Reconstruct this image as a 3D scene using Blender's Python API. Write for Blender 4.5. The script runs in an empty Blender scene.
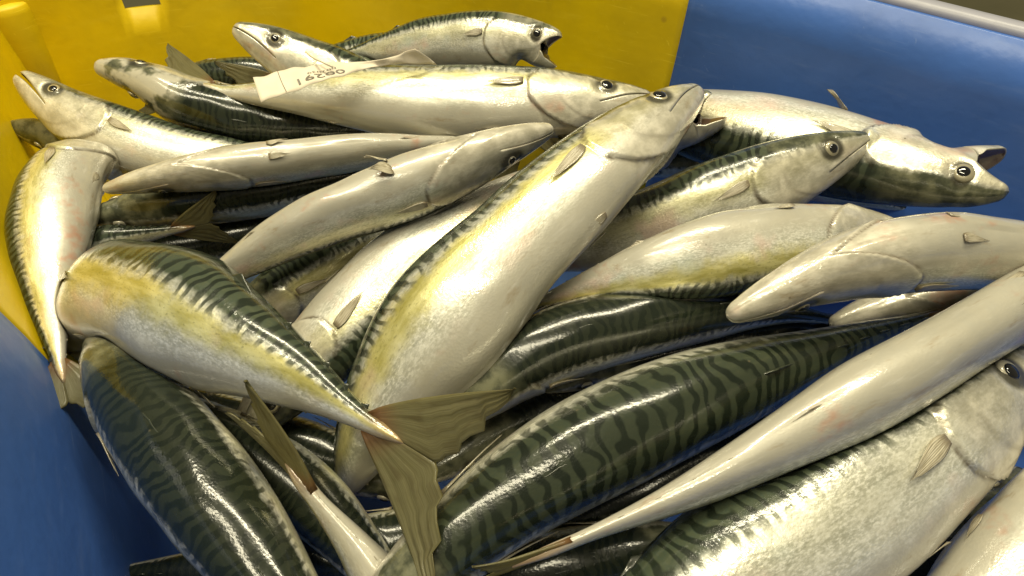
import bpy, math, random
import numpy as np
from mathutils import Vector, Matrix

# ---------------------------------------------------------------- camera, world, lamps
scene = bpy.context.scene
col = scene.collection
CAM_POS = [0.0, 0.0, 0.3]
CAM_RIGHT = [0.999391, 0.024243, 0.025105]
CAM_UP = [-0.034899, 0.694235, 0.718902]
CAM_FWD = [0.0, 0.71934, -0.694658]
cam_data = bpy.data.cameras.new("camera")
cam = bpy.data.objects.new("camera", cam_data)
col.objects.link(cam)
cam_data.sensor_width = 36.0
cam_data.lens = 36.0 * 640 / 1024.0
cam_data.clip_start = 0.005
cam_data.clip_end = 100.0
m = Matrix((CAM_RIGHT, CAM_UP, [-a for a in CAM_FWD])).transposed().to_4x4()
m.translation = CAM_POS
cam.matrix_world = m
scene.camera = cam

world = bpy.data.worlds.new("World")
scene.world = world
world.use_nodes = True
bg = world.node_tree.nodes["Background"]
bg.inputs[0].default_value = (1.0, 0.92, 0.68, 1)
bg.inputs[1].default_value = 0.15

def tube_lamp(name, loc, rot, sx, sy, power, color):
    ld = bpy.data.lights.new(name, 'AREA')
    ld.shape = 'RECTANGLE'; ld.size = sx; ld.size_y = sy
    ld.energy = power; ld.color = color
    o = bpy.data.objects.new(name, ld)
    col.objects.link(o)
    o.location = loc
    o.rotation_euler = rot
    return o
def aim(o, target):
    d = Vector(target) - o.location
    o.rotation_euler = d.to_track_quat('-Z', 'Y').to_euler()
WARM = (1.0, 0.91, 0.645)
a = tube_lamp("ceiling_tube_lamp", (0.05, 0.75, 1.70), (0, 0, 0), 1.3, 0.14, 36.0, WARM); aim(a, (0, .35, 0))
a = tube_lamp("ceiling_tube_lamp", (-0.30, -0.15, 1.85), (0, 0, 0), 1.3, 0.14, 23.0, WARM); aim(a, (0, .3, 0))

scene.view_settings.view_transform = 'Standard'
scene.view_settings.look = 'None'
scene.view_settings.exposure = 0.0
scene.view_settings.gamma = 1.0

# ---------------------------------------------------------------- node helpers
class NT:
    def __init__(self, name):
        self.mat = bpy.data.materials.new(name)
        self.mat.use_nodes = True
        self.t = self.mat.node_tree
        self.bsdf = self.t.nodes["Principled BSDF"]
        self.out = self.t.nodes["Material Output"]
    def n(self, typ, **kw):
        nd = self.t.nodes.new(typ)
        for k, v in kw.items():
            setattr(nd, k, v)
        return nd
    def put(self, sock, v):
        if v is None:
            return
        if isinstance(v, bpy.types.NodeSocket):
            self.t.links.new(v, sock)
        else:
            if isinstance(v, tuple) and len(v) == 3 and sock.type == 'RGBA':
                v = (*v, 1)
            sock.default_value = v
    def math(self, op, a, b=None, c=None, clamp=False):
        nd = self.n("ShaderNodeMath", operation=op, use_clamp=clamp)
        self.put(nd.inputs[0], a); self.put(nd.inputs[1], b); self.put(nd.inputs[2], c)
        return nd.outputs[0]
    def vmath(self, op, a, b=None):
        nd = self.n("ShaderNodeVectorMath", operation=op)
        self.put(nd.inputs[0], a); self.put(nd.inputs[1], b)
        return nd.outputs[0]
    def step(self, x, lo, hi, a=0.0, b=1.0):
        nd = self.n("ShaderNodeMapRange", interpolation_type='SMOOTHSTEP')
        self.put(nd.inputs[0], x); self.put(nd.inputs[1], lo); self.put(nd.inputs[2], hi)
        self.put(nd.inputs[3], a); self.put(nd.inputs[4], b)
        return nd.outputs[0]
    def mix(self, f, a, b):
        nd = self.n("ShaderNodeMix", data_type='RGBA')
        self.put(nd.inputs[0], f); self.put(nd.inputs[6], a); self.put(nd.inputs[7], b)
        return nd.outputs[2]
    def noise(self, vec, scale, detail=3.0, rough=0.55, dist=0.0):
        nd = self.n("ShaderNodeTexNoise")
        self.put(nd.inputs["Vector"], vec); self.put(nd.inputs["Scale"], scale)
        self.put(nd.inputs["Detail"], detail); self.put(nd.inputs["Roughness"], rough)
        self.put(nd.inputs["Distortion"], dist)
        return nd.outputs[0]
    def vor(self, vec, scale, feature='F1', out=0, rnd=1.0):
        nd = self.n("ShaderNodeTexVoronoi", feature=feature)
        self.put(nd.inputs["Vector"], vec); self.put(nd.inputs["Scale"], scale)
        self.put(nd.inputs["Randomness"], rnd)
        return nd.outputs[out]
    def attr(self, name, kind='GEOMETRY', out="Fac"):
        nd = self.n("ShaderNodeAttribute", attribute_name=name, attribute_type=kind)
        return nd.outputs[out]
    def xyz(self, v):
        nd = self.n("ShaderNodeSeparateXYZ"); self.put(nd.inputs[0], v)
        return nd.outputs
    def comb(self, x, y, z):
        nd = self.n("ShaderNodeCombineXYZ")
        self.put(nd.inputs[0], x); self.put(nd.inputs[1], y); self.put(nd.inputs[2], z)
        return nd.outputs[0]
    def bump(self, h, strength, dist, normal=None):
        nd = self.n("ShaderNodeBump")
        self.put(nd.inputs["Height"], h); self.put(nd.inputs["Strength"], strength)
        self.put(nd.inputs["Distance"], dist); self.put(nd.inputs["Normal"], normal)
        return nd.outputs[0]
    def set(self, **kw):
        for k, v in kw.items():
            self.put(self.bsdf.inputs[k.replace("_", " ")], v)
        return self.mat

# ---------------------------------------------------------------- materials
def skin_material():
    N = NT("mackerel_skin")
    rest = N.attr("rest", out="Vector")
    vv = N.attr("girth_angle")
    mouth = N.attr("mouth")
    seed = N.attr("seed", 'OBJECT')
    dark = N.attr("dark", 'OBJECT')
    gold = N.attr("gold", 'OBJECT')
    x, y, z = N.xyz(rest)
    off = N.comb(N.math('MULTIPLY', seed, 3.1), N.math('MULTIPLY', seed, 1.7), seed)
    P = N.vmath('ADD', rest, off)
    n_big = N.noise(P, 9, 3)
    n_mid = N.noise(P, 34, 4, .6)
    n_fine = N.noise(P, 190, 3, .6)
    streak_v = N.vmath('MULTIPLY', P, (14, 70, 70))
    n_streak = N.noise(streak_v, 1.0, 3, .6)
    # edge of the dark back
    vj = N.math('ADD', vv, N.math('MULTIPLY_ADD', n_mid, .16, -.08))
    back = N.step(vj, .27, .36, 1, 0)
    # wavy bars
    warp = N.noise(N.vmath('MULTIPLY', P, (13, 11, 13)), 1.0, 2, .5)
    warp2 = N.noise(N.vmath('MULTIPLY', P, (48, 36, 40)), 1.0, 1, .5)
    ph = N.math('MULTIPLY_ADD', x, 50.0, N.math('MULTIPLY', warp, 3.6))
    ph = N.math('ADD', ph, N.math('MULTIPLY', warp2, 1.0))
    ph = N.math('ADD', ph, N.math('MULTIPLY', vv, 1.4))
    bars = N.math('SINE', N.math('MULTIPLY', ph, 2 * math.pi))
    bars = N.step(bars, -.4, .55)
    lightback = N.mix(n_big, (.045, .058, .036), (.10, .118, .068))
    lightback = N.mix(N.step(n_fine, .35, .7, 0, .45), lightback, (.05, .075, .06))
    lightback = N.mix(N.step(n_streak, .5, .75, 0, .4), lightback, (.15, .16, .09))
    lightback = N.mix(N.step(vv, .0, .14, .75, 0), lightback, (.045, .055, .035))
    barcol = N.mix(n_mid, (.005, .008, .006), (.012, .017, .010))
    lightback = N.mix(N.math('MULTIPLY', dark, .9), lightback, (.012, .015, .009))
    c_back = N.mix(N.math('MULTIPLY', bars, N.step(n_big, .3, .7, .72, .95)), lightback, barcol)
    # head roof: dark olive without bars
    headm = N.step(x, .215, .175)
    c_head_top = N.mix(N.step(n_mid, .35, .65), (.05, .055, .035), (.16, .16, .10))
    hp = N.attr('headpale', 'OBJECT')
    c_head_top = N.mix(N.math('MULTIPLY', hp, N.step(N.noise(P, 22, 3), .42, .56)), c_head_top, (.50, .47, .38))
    c_back = N.mix(headm, c_back, c_head_top)
    # flank
    flake = N.noise(N.vmath('MULTIPLY', P, (140, 330, 330)), 1.0, 3, .65)
    c_silver = N.mix(N.step(n_streak, .35, .7), (.50, .50, .42), (.74, .73, .63))
    c_silver = N.mix(N.step(flake, .42, .68), c_silver, (.88, .87, .78))
    c_silver = N.mix(N.step(flake, .44, .30, 0, .35), c_silver, (.34, .33, .25))
    c_gold = N.mix(N.step(n_streak, .3, .7), (.50, .45, .12), (.84, .78, .36))
    c_gold = N.mix(N.step(flake, .44, .28, 0, .6), c_gold, (.24, .22, .06))
    goldband = N.step(vj, .31, .40); goldband2 = N.step(vj, .44, .58, 1, 0)
    gmask = N.math('MULTIPLY', N.math('MULTIPLY', goldband, goldband2), gold)
    c_flank = N.mix(gmask, c_silver, c_gold)
    pink = N.math('MULTIPLY', N.step(n_big, .52, .68), N.step(vj, .35, .5))
    c_flank = N.mix(N.math('MULTIPLY', pink, .55), c_flank, (.80, .56, .48))
    teal = N.math('MULTIPLY', N.step(N.noise(P, 7, 2), .55, .68), N.step(vj, .36, .5))
    c_flank = N.mix(N.math('MULTIPLY', teal, .35), c_flank, (.50, .63, .60))
    # belly
    c_belly = N.mix(n_big, (.37, .345, .275), (.51, .485, .40))
    c_belly = N.mix(N.step(n_mid, .38, .68, 0, .35), c_belly, (.36, .35, .30))
    c_belly = N.mix(N.step(n_streak, .55, .8, 0, .3), c_belly, (.74, .72, .66))
    belly = N.math('MAXIMUM', N.step(vj, .55, .72), 0.0)
    c = N.mix(belly, c_flank, c_belly)
    # broken remains of bars on the upper flank
    frag = N.math('MULTIPLY', N.math('MULTIPLY', bars, N.step(vj, .40, .33)), .9)
    frag = N.math('MULTIPLY', frag, N.step(n_mid, .40, .55))
    c = N.mix(frag, c, (.05, .06, .035))
    c = N.mix(back, c, c_back)
    # head side: grey silver with blotches
    hs = N.math('MULTIPLY', N.step(x, .25, .20), N.math('SUBTRACT', 1.0, back))
    c_hs = N.mix(N.step(n_mid, .35, .7), (.40, .37, .28), (.74, .69, .56))
    c = N.mix(N.math('MULTIPLY', hs, .7), c, c_hs)
    # dark ring of the orbit
    orb = N.attr("orbit")
    c = N.mix(N.math('MULTIPLY', orb, .9), c, (.035, .032, .02))
    # gill slit
    gill = N.attr("gill")
    c = N.mix(N.math('MULTIPLY', gill, N.step(n_mid, .3, .65, .3, .95)), c, (.10, .07, .04))
    # blood flushes on belly and jaw
    bl = N.math('MULTIPLY', N.step(N.noise(P, 7.0, 4, .7), .57, .72), N.step(vj, .45, .75))
    c = N.mix(N.math('MULTIPLY', bl, .55), c, (.45, .16, .08))
    # brown smears along the keel and scuffs
    sm = N.noise(N.vmath('MULTIPLY', P, (11, 34, 34)), 1.0, 4, .7)
    smk = N.math('MULTIPLY', N.step(sm, .56, .72), N.step(vj, .5, .7))
    c = N.mix(N.math('MULTIPLY', smk, .6), c, (.28, .21, .12))
    # grime specks
    sp = N.vor(P, 26)
    spk = N.math('MULTIPLY', N.step(sp, .055, .03), N.step(n_big, .5, .62))
    c = N.mix(N.math('MULTIPLY', spk, .75), c, (.10, .085, .05))
    c = N.mix(N.step(x, .915, .985, 0, .75), c, N.mix(n_mid, (.36, .30, .13), (.40, .17, .08)))
    # mouth lining
    c = N.mix(mouth, c, (.10, .055, .032))
    metal = N.math('MULTIPLY', N.math('SUBTRACT', 1, back), N.step(vj, .75, .45, .12, .5))
    metal = N.math('MULTIPLY', metal, N.math('SUBTRACT', 1, mouth))
    rough = N.math('ADD', N.math('MULTIPLY', N.step(vj, .4, .75, .38, .40), N.step(vj, .24, .38, .62, 1.0)), N.math('MULTIPLY_ADD', n_mid, .2, -.1))
    scales = N.vor(N.vmath('MULTIPLY', P, (230, 300, 300)), 1.0)
    foil = N.math('MULTIPLY', N.step(vj, .72, .42, .11, .22), N.step(vj, .2, .34, .18, 1))
    hgt = N.math('ADD', N.math('MULTIPLY', N.math('MULTIPLY', scales, N.step(n_big, .35, .65)), .07), N.math('MULTIPLY', n_fine, N.step(vj, .7, .5, .045, .10)))
    hgt = N.math('ADD', hgt, N.math('MULTIPLY', n_mid, foil))
    hgt = N.math('MULTIPLY', hgt, N.step(vj, .2, .36, .6, 1))
    b = N.bump(hgt, .5, .0022)
    N.set(Base_Color=c, Metallic=metal, Roughness=rough, Normal=b, Coat_Weight=N.step(vj, .25, .4, .5, .9), Coat_Roughness=.085,
          Coat_Normal=b, Specular_IOR_Level=N.step(vj, .24, .38, .25, .5))
    N.set(Subsurface_Weight=.0)
    return N.mat

def fin_material():
    N = NT("fin_membrane")
    fuv = N.attr("fin_uv", out="Vector")
    seed = N.attr("seed", 'OBJECT')
    a, b_, _ = N.xyz(fuv)
    rays = N.math('MULTIPLY_ADD', N.noise(N.vmath('MULTIPLY', fuv, (46, 2.5, 1)), 1.0, 2, .5), 2.0, -1.0)
    nz = N.noise(N.vmath('ADD', fuv, N.comb(seed, seed, seed)), 5.0, 4, .6)
    c = N.mix(N.step(rays, -.4, .4), (.30, .275, .13), (.42, .39, .21))
    c = N.mix(N.step(nz, .45, .75, 0, .7), c, (.20, .165, .075))
    c = N.mix(N.step(b_, .22, .0, 0, .7), c, (.38, .15, .07))
    N.set(Base_Color=c, Roughness=.32, Coat_Weight=.5, Coat_Roughness=.12, Normal=N.bump(rays, .35, .0004))
    tr = N.n("ShaderNodeBsdfTranslucent"); N.put(tr.inputs[0], N.mix(.35, c, (.5, .45, .2)))
    mx = N.n("ShaderNodeMixShader"); mx.inputs[0].default_value = .68
    N.t.links.new(N.bsdf.outputs[0], mx.inputs[1]); N.t.links.new(tr.outputs[0], mx.inputs[2])
    N.t.links.new(mx.outputs[0], N.out.inputs[0])
    return N.mat

def pale_fin_material():
    N = NT("pale_fin_membrane")
    fuv = N.attr("fin_uv", out="Vector")
    a, b_, _ = N.xyz(fuv)
    nz = N.noise(N.vmath('MULTIPLY', fuv, (9, 2, 1)), 1.0, 3, .6)
    c = N.mix(N.step(nz, .35, .65), (.30, .26, .17), (.55, .50, .38))
    c = N.mix(N.step(b_, .22, .0, 0, .7), c, (.16, .12, .07))
    return N.set(Base_Color=c, Roughness=.3, Coat_Weight=.6, Coat_Roughness=.1, Alpha=N.step(b_, .5, 1.0, .95, .45),
                 Normal=N.bump(N.math('SINE', N.math('MULTIPLY', a, 60.0)), .3, .0004))

def plain(name, colr, rough=.4, metal=0.0, coat=0.0):
    N = NT(name)
    tc = N.n("ShaderNodeTexCoord").outputs["Object"]
    nz = N.noise(tc, 60, 4)
    c = N.mix(nz, tuple(v * .8 for v in colr), tuple(min(1, v * 1.15) for v in colr))
    return N.set(Base_Color=c, Roughness=rough, Metallic=metal, Coat_Weight=coat, Coat_Roughness=.03)

def plastic(name, colr, dirt, fade):
    N = NT(name)
    tc = N.n("ShaderNodeTexCoord").outputs["Object"]
    n1 = N.noise(tc, 7, 5, .6)
    n2 = N.noise(N.vmath('MULTIPLY', tc, (9, 9, 55)), 2.0, 4, .65)
    n3 = N.noise(tc, 130, 3, .6)
    c = N.mix(N.step(n1, .3, .75), colr, tuple(v * .72 for v in colr))
    c = N.mix(N.math('MULTIPLY', N.step(n2, .52, .8), .2), c, fade)
    smear = N.noise(N.vmath('MULTIPLY', tc, (16, 16, 5)), 1.0, 5, .7)
    c = N.mix(N.math('MULTIPLY', N.step(smear, .58, .8), .45), c, dirt)
    spots = N.step(N.vor(tc, 17), .075, .04)
    c = N.mix(N.math('MULTIPLY', spots, N.step(n1, .5, .65)), c, dirt)
    sc1 = N.noise(N.vmath('MULTIPLY', tc, (22, 22, 520)), 1.0, 2, .5)
    sc2 = N.noise(N.vmath('MULTIPLY', N.vmath('ADD', tc, N.comb(N.math('MULTIPLY', N.xyz(tc)[2], .8), 0.0, 0.0)), (420, 420, 16)), 1.0, 2, .5)
    scm = N.math('MULTIPLY', N.math('MAXIMUM', N.step(sc1, .66, .74), N.step(sc2, .68, .76)), N.step(n1, .42, .6))
    c = N.mix(N.math('MULTIPLY', scm, .4), c, fade)
    b = N.bump(n3, .12, .001, N.bump(n1, .25, .01))
    return N.set(Base_Color=c, Roughness=N.step(n1, .3, .7, .32, .5), Normal=b, Specular_IOR_Level=.45)

MAT_SKIN = skin_material()
MAT_FIN = fin_material()
MAT_PALE_FIN = pale_fin_material()
MAT_DARK_FIN = plain("dark_fin_membrane", (.032, .038, .022), .35, 0, .5)
MAT_IRIS = plain("eye_iris", (.50, .44, .28), .3, .4, .8)
MAT_IRISES = [MAT_IRIS, plain("eye_iris_dull", (.30, .27, .18), .35, .2, .8), plain("eye_iris_pale", (.58, .54, .42), .3, .3, .8)]
MAT_PUPIL = plain("eye_pupil", (.006, .006, .006), .08, 0, 1.0)
MAT_YELLOW = plastic("yellow_plastic", (.92, .66, .001), (.52, .35, .01), (.94, .76, .05))
MAT_BLUE = plastic("blue_plastic", (.06, .155, .50), (.045, .10, .31), (.19, .28, .55))
MAT_RIM = plastic("worn_rim_plastic", (.34, .34, .40), (.2, .2, .2), (.6, .58, .58))
MAT_RIM_Y = plastic("worn_yellow_rim_plastic", (.78, .52, .03), (.3, .2, .03), (.8, .65, .2))
MAT_PAPER = plain("tag_paper", (.74, .66, .52), .7)
MAT_INK = plain("tag_ink", (.17, .15, .115), .6)
MAT_TIE = plain("tag_tie", (.7, .64, .5), .4)

def concrete():
    N = NT("floor_concrete")
    tc = N.n("ShaderNodeTexCoord").outputs["Object"]
    n = N.noise(tc, 6, 6, .6)
    c = N.mix(n, (.07, .065, .03), (.14, .125, .065))
    return N.set(Base_Color=c, Roughness=.6, Normal=N.bump(n, .3, .01))
MAT_FLOOR = concrete()

# ---------------------------------------------------------------- object helpers
def mesh_obj(name, verts, faces, mat, parent=None, smooth=True, attrs=None):
    me = bpy.data.meshes.new(name)
    me.from_pydata([tuple(v) for v in verts], [], faces)
    me.materials.append(mat)
    if smooth:
        me.polygons.foreach_set("use_smooth", [True] * len(me.polygons))
    for k, v in (attrs or {}).items():
        v = np.asarray(v, dtype=np.float32)
        if v.ndim == 2:
            at = me.attributes.new(k, 'FLOAT_VECTOR', 'POINT'); at.data.foreach_set("vector", v.ravel())
        else:
            at = me.attributes.new(k, 'FLOAT', 'POINT'); at.data.foreach_set("value", v)
    me.update()
    o = bpy.data.objects.new(name, me)
    col.objects.link(o)
    if parent:
        o.parent = parent
        o.matrix_parent_inverse = Matrix.Identity(4)
    return o
def empty(name, loc):
    o = bpy.data.objects.new(name, None)
    o.empty_display_size = .02
    o.location = loc
    col.objects.link(o)
    return o
def hermite(xs, ys, x):
    xs = np.asarray(xs, float); ys = np.asarray(ys, float)
    mt = np.gradient(ys, xs, axis=0)
    i = np.clip(np.searchsorted(xs, x, side='right') - 1, 0, len(xs) - 2)
    h = xs[i + 1] - xs[i]; q = (x - xs[i]) / h
    if ys.ndim == 2:
        q = q[:, None]; h = h[:, None]
    return ((2*q**3 - 3*q**2 + 1) * ys[i] + (q**3 - 2*q**2 + q) * h * mt[i]
            + (-2*q**3 + 3*q**2) * ys[i+1] + (q**3 - q**2) * h * mt[i+1])
def sstep(a, b, x):
    t = np.clip((x - a) / (b - a), 0, 1)
    return t * t * (3 - 2 * t)

# ---------------------------------------------------------------- floor and tub
fl = mesh_obj("floor", [(-30, -30, -.176), (30, -30, -.176), (30, 30, -.176), (-30, 30, -.176)], [(0, 1, 2, 3)], MAT_FLOOR, smooth=False)
fl["kind"] = "structure"

TUB = [(-0.495, 0.585), (-0.485, 0.61), (-0.445, 0.628), (-0.28, 0.7), (-0.24, 0.705), (-0.2, 0.695), (0.06, 0.62), (0.2, 0.54), (0.335, 0.435), (0.62, 0.2), (0.66, 0.13), (0.64, 0.06), (0.35, -0.33), (0.3, -0.37), (0.24, -0.36), (-0.06, -0.13), (-0.258, 0.185), (-0.348, 0.32), (-0.458, 0.51)]          # inner rim outline, closed, metres
RIM_Z, BOT_Z = 0.131, -.165
def closed_curve(pts, n):
    p = np.array(pts + pts[:3], float)
    s = np.r_[0, np.cumsum(np.linalg.norm(np.diff(p, axis=0), axis=1) ** .6)]
    t = np.linspace(s[1], s[-2], n, endpoint=False)
    return hermite(s, p, t)
path = closed_curve(TUB, 420)
ctr = np.array([.12, .12])
az = path[:, 0] / path[:, 1]
tub = empty("fish_tub", (float(ctr[0]), float(ctr[1]), BOT_Z))
tub["label"] = "open plastic fish tub, half yellow and half blue, heaped with mackerel"
tub["category"] = "tub"
TB = np.array([ctr[0], ctr[1], BOT_Z])
iA = 100; iB = 353
tang = np.roll(path, -1, 0) - np.roll(path, 1, 0); tang /= np.linalg.norm(tang, axis=1)[:, None]
nrm = np.stack([tang[:, 1], -tang[:, 0]], 1)
if ((path - ctr) * nrm).sum() < 0:
    nrm = -nrm
levels = [(-.165, .030), (-.155, .022), (-.10, .017), (-.03, .011), (.02, .007), (.047, .004), (.09, .0015), (RIM_Z, 0)]
HOLE = (18, 22)
def wall(idx, mat, label):
    V = []; Fc = []
    for z, ins in levels:
        for i in idx:
            q = path[i] - nrm[i] * ins
            V.append((q[0] - TB[0], q[1] - TB[1], z - TB[2]))
    n = len(idx)
    for l in range(len(levels) - 1):
        for k in range(n - 1):
            if levels[l][0] == .047 and HOLE[0] <= idx[k] < HOLE[1]:
                continue
            Fc.append((l*n + k, l*n + k + 1, (l+1)*n + k + 1, (l+1)*n + k))
    o = mesh_obj("wall", V, Fc, mat, tub)
    o["label"] = label
    so = o.modifiers.new("thickness", 'SOLIDIFY'); so.thickness = .007; so.offset = 1.0
    return o
def rim(idx, mat):
    prof = [(.0015, -.006), (-.001, .0), (.002, .004), (.006, .0052), (.013, .0048), (.016, .002), (.017, -.02), (.013, -.02), (.010, -.006)]
    V = []; Fc = []; kp = len(prof)
    for i in idx:
        for a_, z in prof:
            q = path[i] + nrm[i] * a_
            V.append((q[0] - TB[0], q[1] - TB[1], RIM_Z + .001 + z - TB[2]))
    for k in range(len(idx) - 1):
        for j in range(kp):
            Fc.append((k*kp + j, k*kp + (j+1) % kp, (k+1)*kp + (j+1) % kp, (k+1)*kp + j))
    return mesh_obj("rim", V, Fc, mat, tub)
n_p = len(path)
yel = [(iB + k) % n_p for k in range(((iA - iB) % n_p) + 1)]
blu = [(iA + k) % n_p for k in range(((iB - iA) % n_p) + 1)]
wall(yel, MAT_YELLOW, "yellow half of the tub wall with a handle slot")
wall(blu, MAT_BLUE, "blue half of the tub wall")
rim(yel, MAT_RIM_Y); rim(blu, MAT_RIM)
V = [(0, 0, .0)]
for i in range(n_p):
    q = path[i] - nrm[i] * .031; V.append((q[0] - TB[0], q[1] - TB[1], 0.0))
V2 = [(v[0], v[1], -.006) for v in V]
Fc = [(0, 1 + i, 1 + (i + 1) % n_p) for i in range(n_p)]
nb = len(V)
Fc += [(nb, nb + 1 + (i + 1) % n_p, nb + 1 + i) for i in range(n_p)]
Fc += [(1 + i, nb + 1 + i, nb + 1 + (i + 1) % n_p, 1 + (i + 1) % n_p) for i in range(n_p)]
mesh_obj("bottom", V + V2, Fc, MAT_BLUE, tub)

def post(cx, cy, rad, ztop):
    V = []; Fc = []; n = 40
    prof = [(rad * 1.12, BOT_Z + .002), (rad * 1.02, ztop - .008), (rad * .985, ztop - .002), (rad * .93, ztop), (.001, ztop + .001)]
    for rr, z in prof:
        for k in range(n):
            t = 2 * math.pi * k / n
            V.append((cx + rr * math.cos(t) - TB[0], cy + rr * math.sin(t) - TB[1], z - TB[2]))
    for l in range(len(prof) - 1):
        for k in range(n):
            Fc.append((l*n + k, l*n + (k+1) % n, (l+1)*n + (k+1) % n, (l+1)*n + k))
    Fc.append(tuple(range(n))[::-1]); Fc.append(tuple((len(prof)-1)*n + k for k in range(n)))
    return mesh_obj("corner_post", V, Fc, MAT_YELLOW, tub)
post(-.494, .610, .028, .064)

# ---------------------------------------------------------------- mackerel
PU = [0, .0025, .008, .02, .05, .1, .15, .2, .25, .35, .45, .55, .65, .75, .85, .92, .97, 1]
TOP = [.0015, .0095, .016, .023, .036, .051, .062, .069, .074, .083, .084, .077, .062, .044, .025, .0145, .010, .003]
BOT = [.0015, .0095, .016, .023, .036, .052, .064, .072, .079, .090, .093, .084, .066, .045, .026, .0145, .009, .003]
WID = [.0015, .0085, .0145, .0195, .029, .039, .049, .056, .061, .068, .069, .062, .049, .033, .018, .011, .010, .004]
US = np.r_[0, .0008, .002, .004, .0065, np.linspace(.009, .03, 8)[:-1], np.linspace(.03, .27, 66)[:-1], np.linspace(.27, 1, 62)]
UC = .108                                # mouth corner
NA = 20                                  # points per lip-to-ridge arc
KI = 3
EYE_U, EYE_V = .092, .40

class Bend:
    """maps rest space (x along the fish in body lengths, y dorsal, z side, both in girth units) into the tub"""
    def __init__(self, nodes, dors, L, G, hs=1.0, fat=0.0):
        self.hs = hs; self.fat = fat
        p = np.array(nodes); n = len(p); t = np.linspace(0, 1, n)
        d = hermite(t, p, np.linspace(0, 1, 400))
        s = np.r_[0, np.cumsum(np.linalg.norm(np.diff(d, axis=0), axis=1))]
        self.L = s[-1]; self.G = G; q = np.linspace(0, s[-1], 240)
        self.s = q / s[-1]
        self.C = np.stack([np.interp(q, s, d[:, k]) for k in range(3)], 1)
        T = np.gradient(self.C, axis=0)
        for _ in range(6):
            T[1:-1] = .25 * T[:-2] + .5 * T[1:-1] + .25 * T[2:]
        self.T = T / np.linalg.norm(T, axis=1)[:, None]
        dv = np.array(dors)
        D = dv - self.T * (self.T @ dv)[:, None]
        self.D = D / np.linalg.norm(D, axis=1)[:, None]
        self.S = np.cross(self.T, self.D)
    def girth(self, x):
        return (1 + (self.hs - 1) * .8 * sstep(.45, .2, x)) * (1 + self.fat * sstep(.4, .62, x) * sstep(.99, .8, x))
    def tube(self):
        k = .243 * self.hs
        x = np.where(self.s < k, self.s / self.hs, .243 + (self.s - k) * (1 - .243) / (1 - k))
        g = self.G * self.girth(x)
        self.hd = .5 * (hermite(PU, TOP, x) + hermite(PU, BOT, x)) * g; self.hw = hermite(PU, WID, x) * g
        self.lo = self.C.min(0) - self.hd.max(); self.hi = self.C.max(0) + self.hd.max()
    def __call__(self, pts):
        pts = np.asarray(pts, float); x0 = pts[:, 0]; k = .243 * self.hs
        u = np.clip(np.where(x0 < .243, x0 * self.hs, k + (x0 - .243) * (1 - k) / (1 - .243)), 0, 1)
        it = lambda A: np.stack([np.interp(u, self.s, A[:, k]) for k in range(3)], 1)
        C, T, D, S = it(self.C), it(self.T), it(self.D), it(self.S)
        ex = np.where(pts[:, 0] < 0, pts[:, 0], np.where(pts[:, 0] > 1, pts[:, 0] - 1, 0)) * self.G
        return C + T * ex[:, None] + (D * pts[:, 1][:, None] + S * pts[:, 2][:, None]) * (self.G * self.girth(x0))[:, None]

def surf(u, phi, bulge=1.0):
    """rest-space point on the skin; phi 0 = ridge of the back, pi = keel of the belly"""
    t = hermite(PU, TOP, u); b = hermite(PU, BOT, u); w = hermite(PU, WID, u)
    cy = np.cos(phi); sz = np.sin(phi)
    yy = np.where(cy > 0, t * np.sign(cy) * np.abs(cy) ** .95, b * cy)
    zz = w * np.sign(sz) * np.abs(sz) ** .88
    return yy * bulge, zz * bulge

def gill_edge(v):
    return .243 - .115 * np.clip((v - .55) / .45, 0, 1) ** 1.5 - .05 * np.clip((.5 - v) / .3, 0, 1) ** 2

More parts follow.
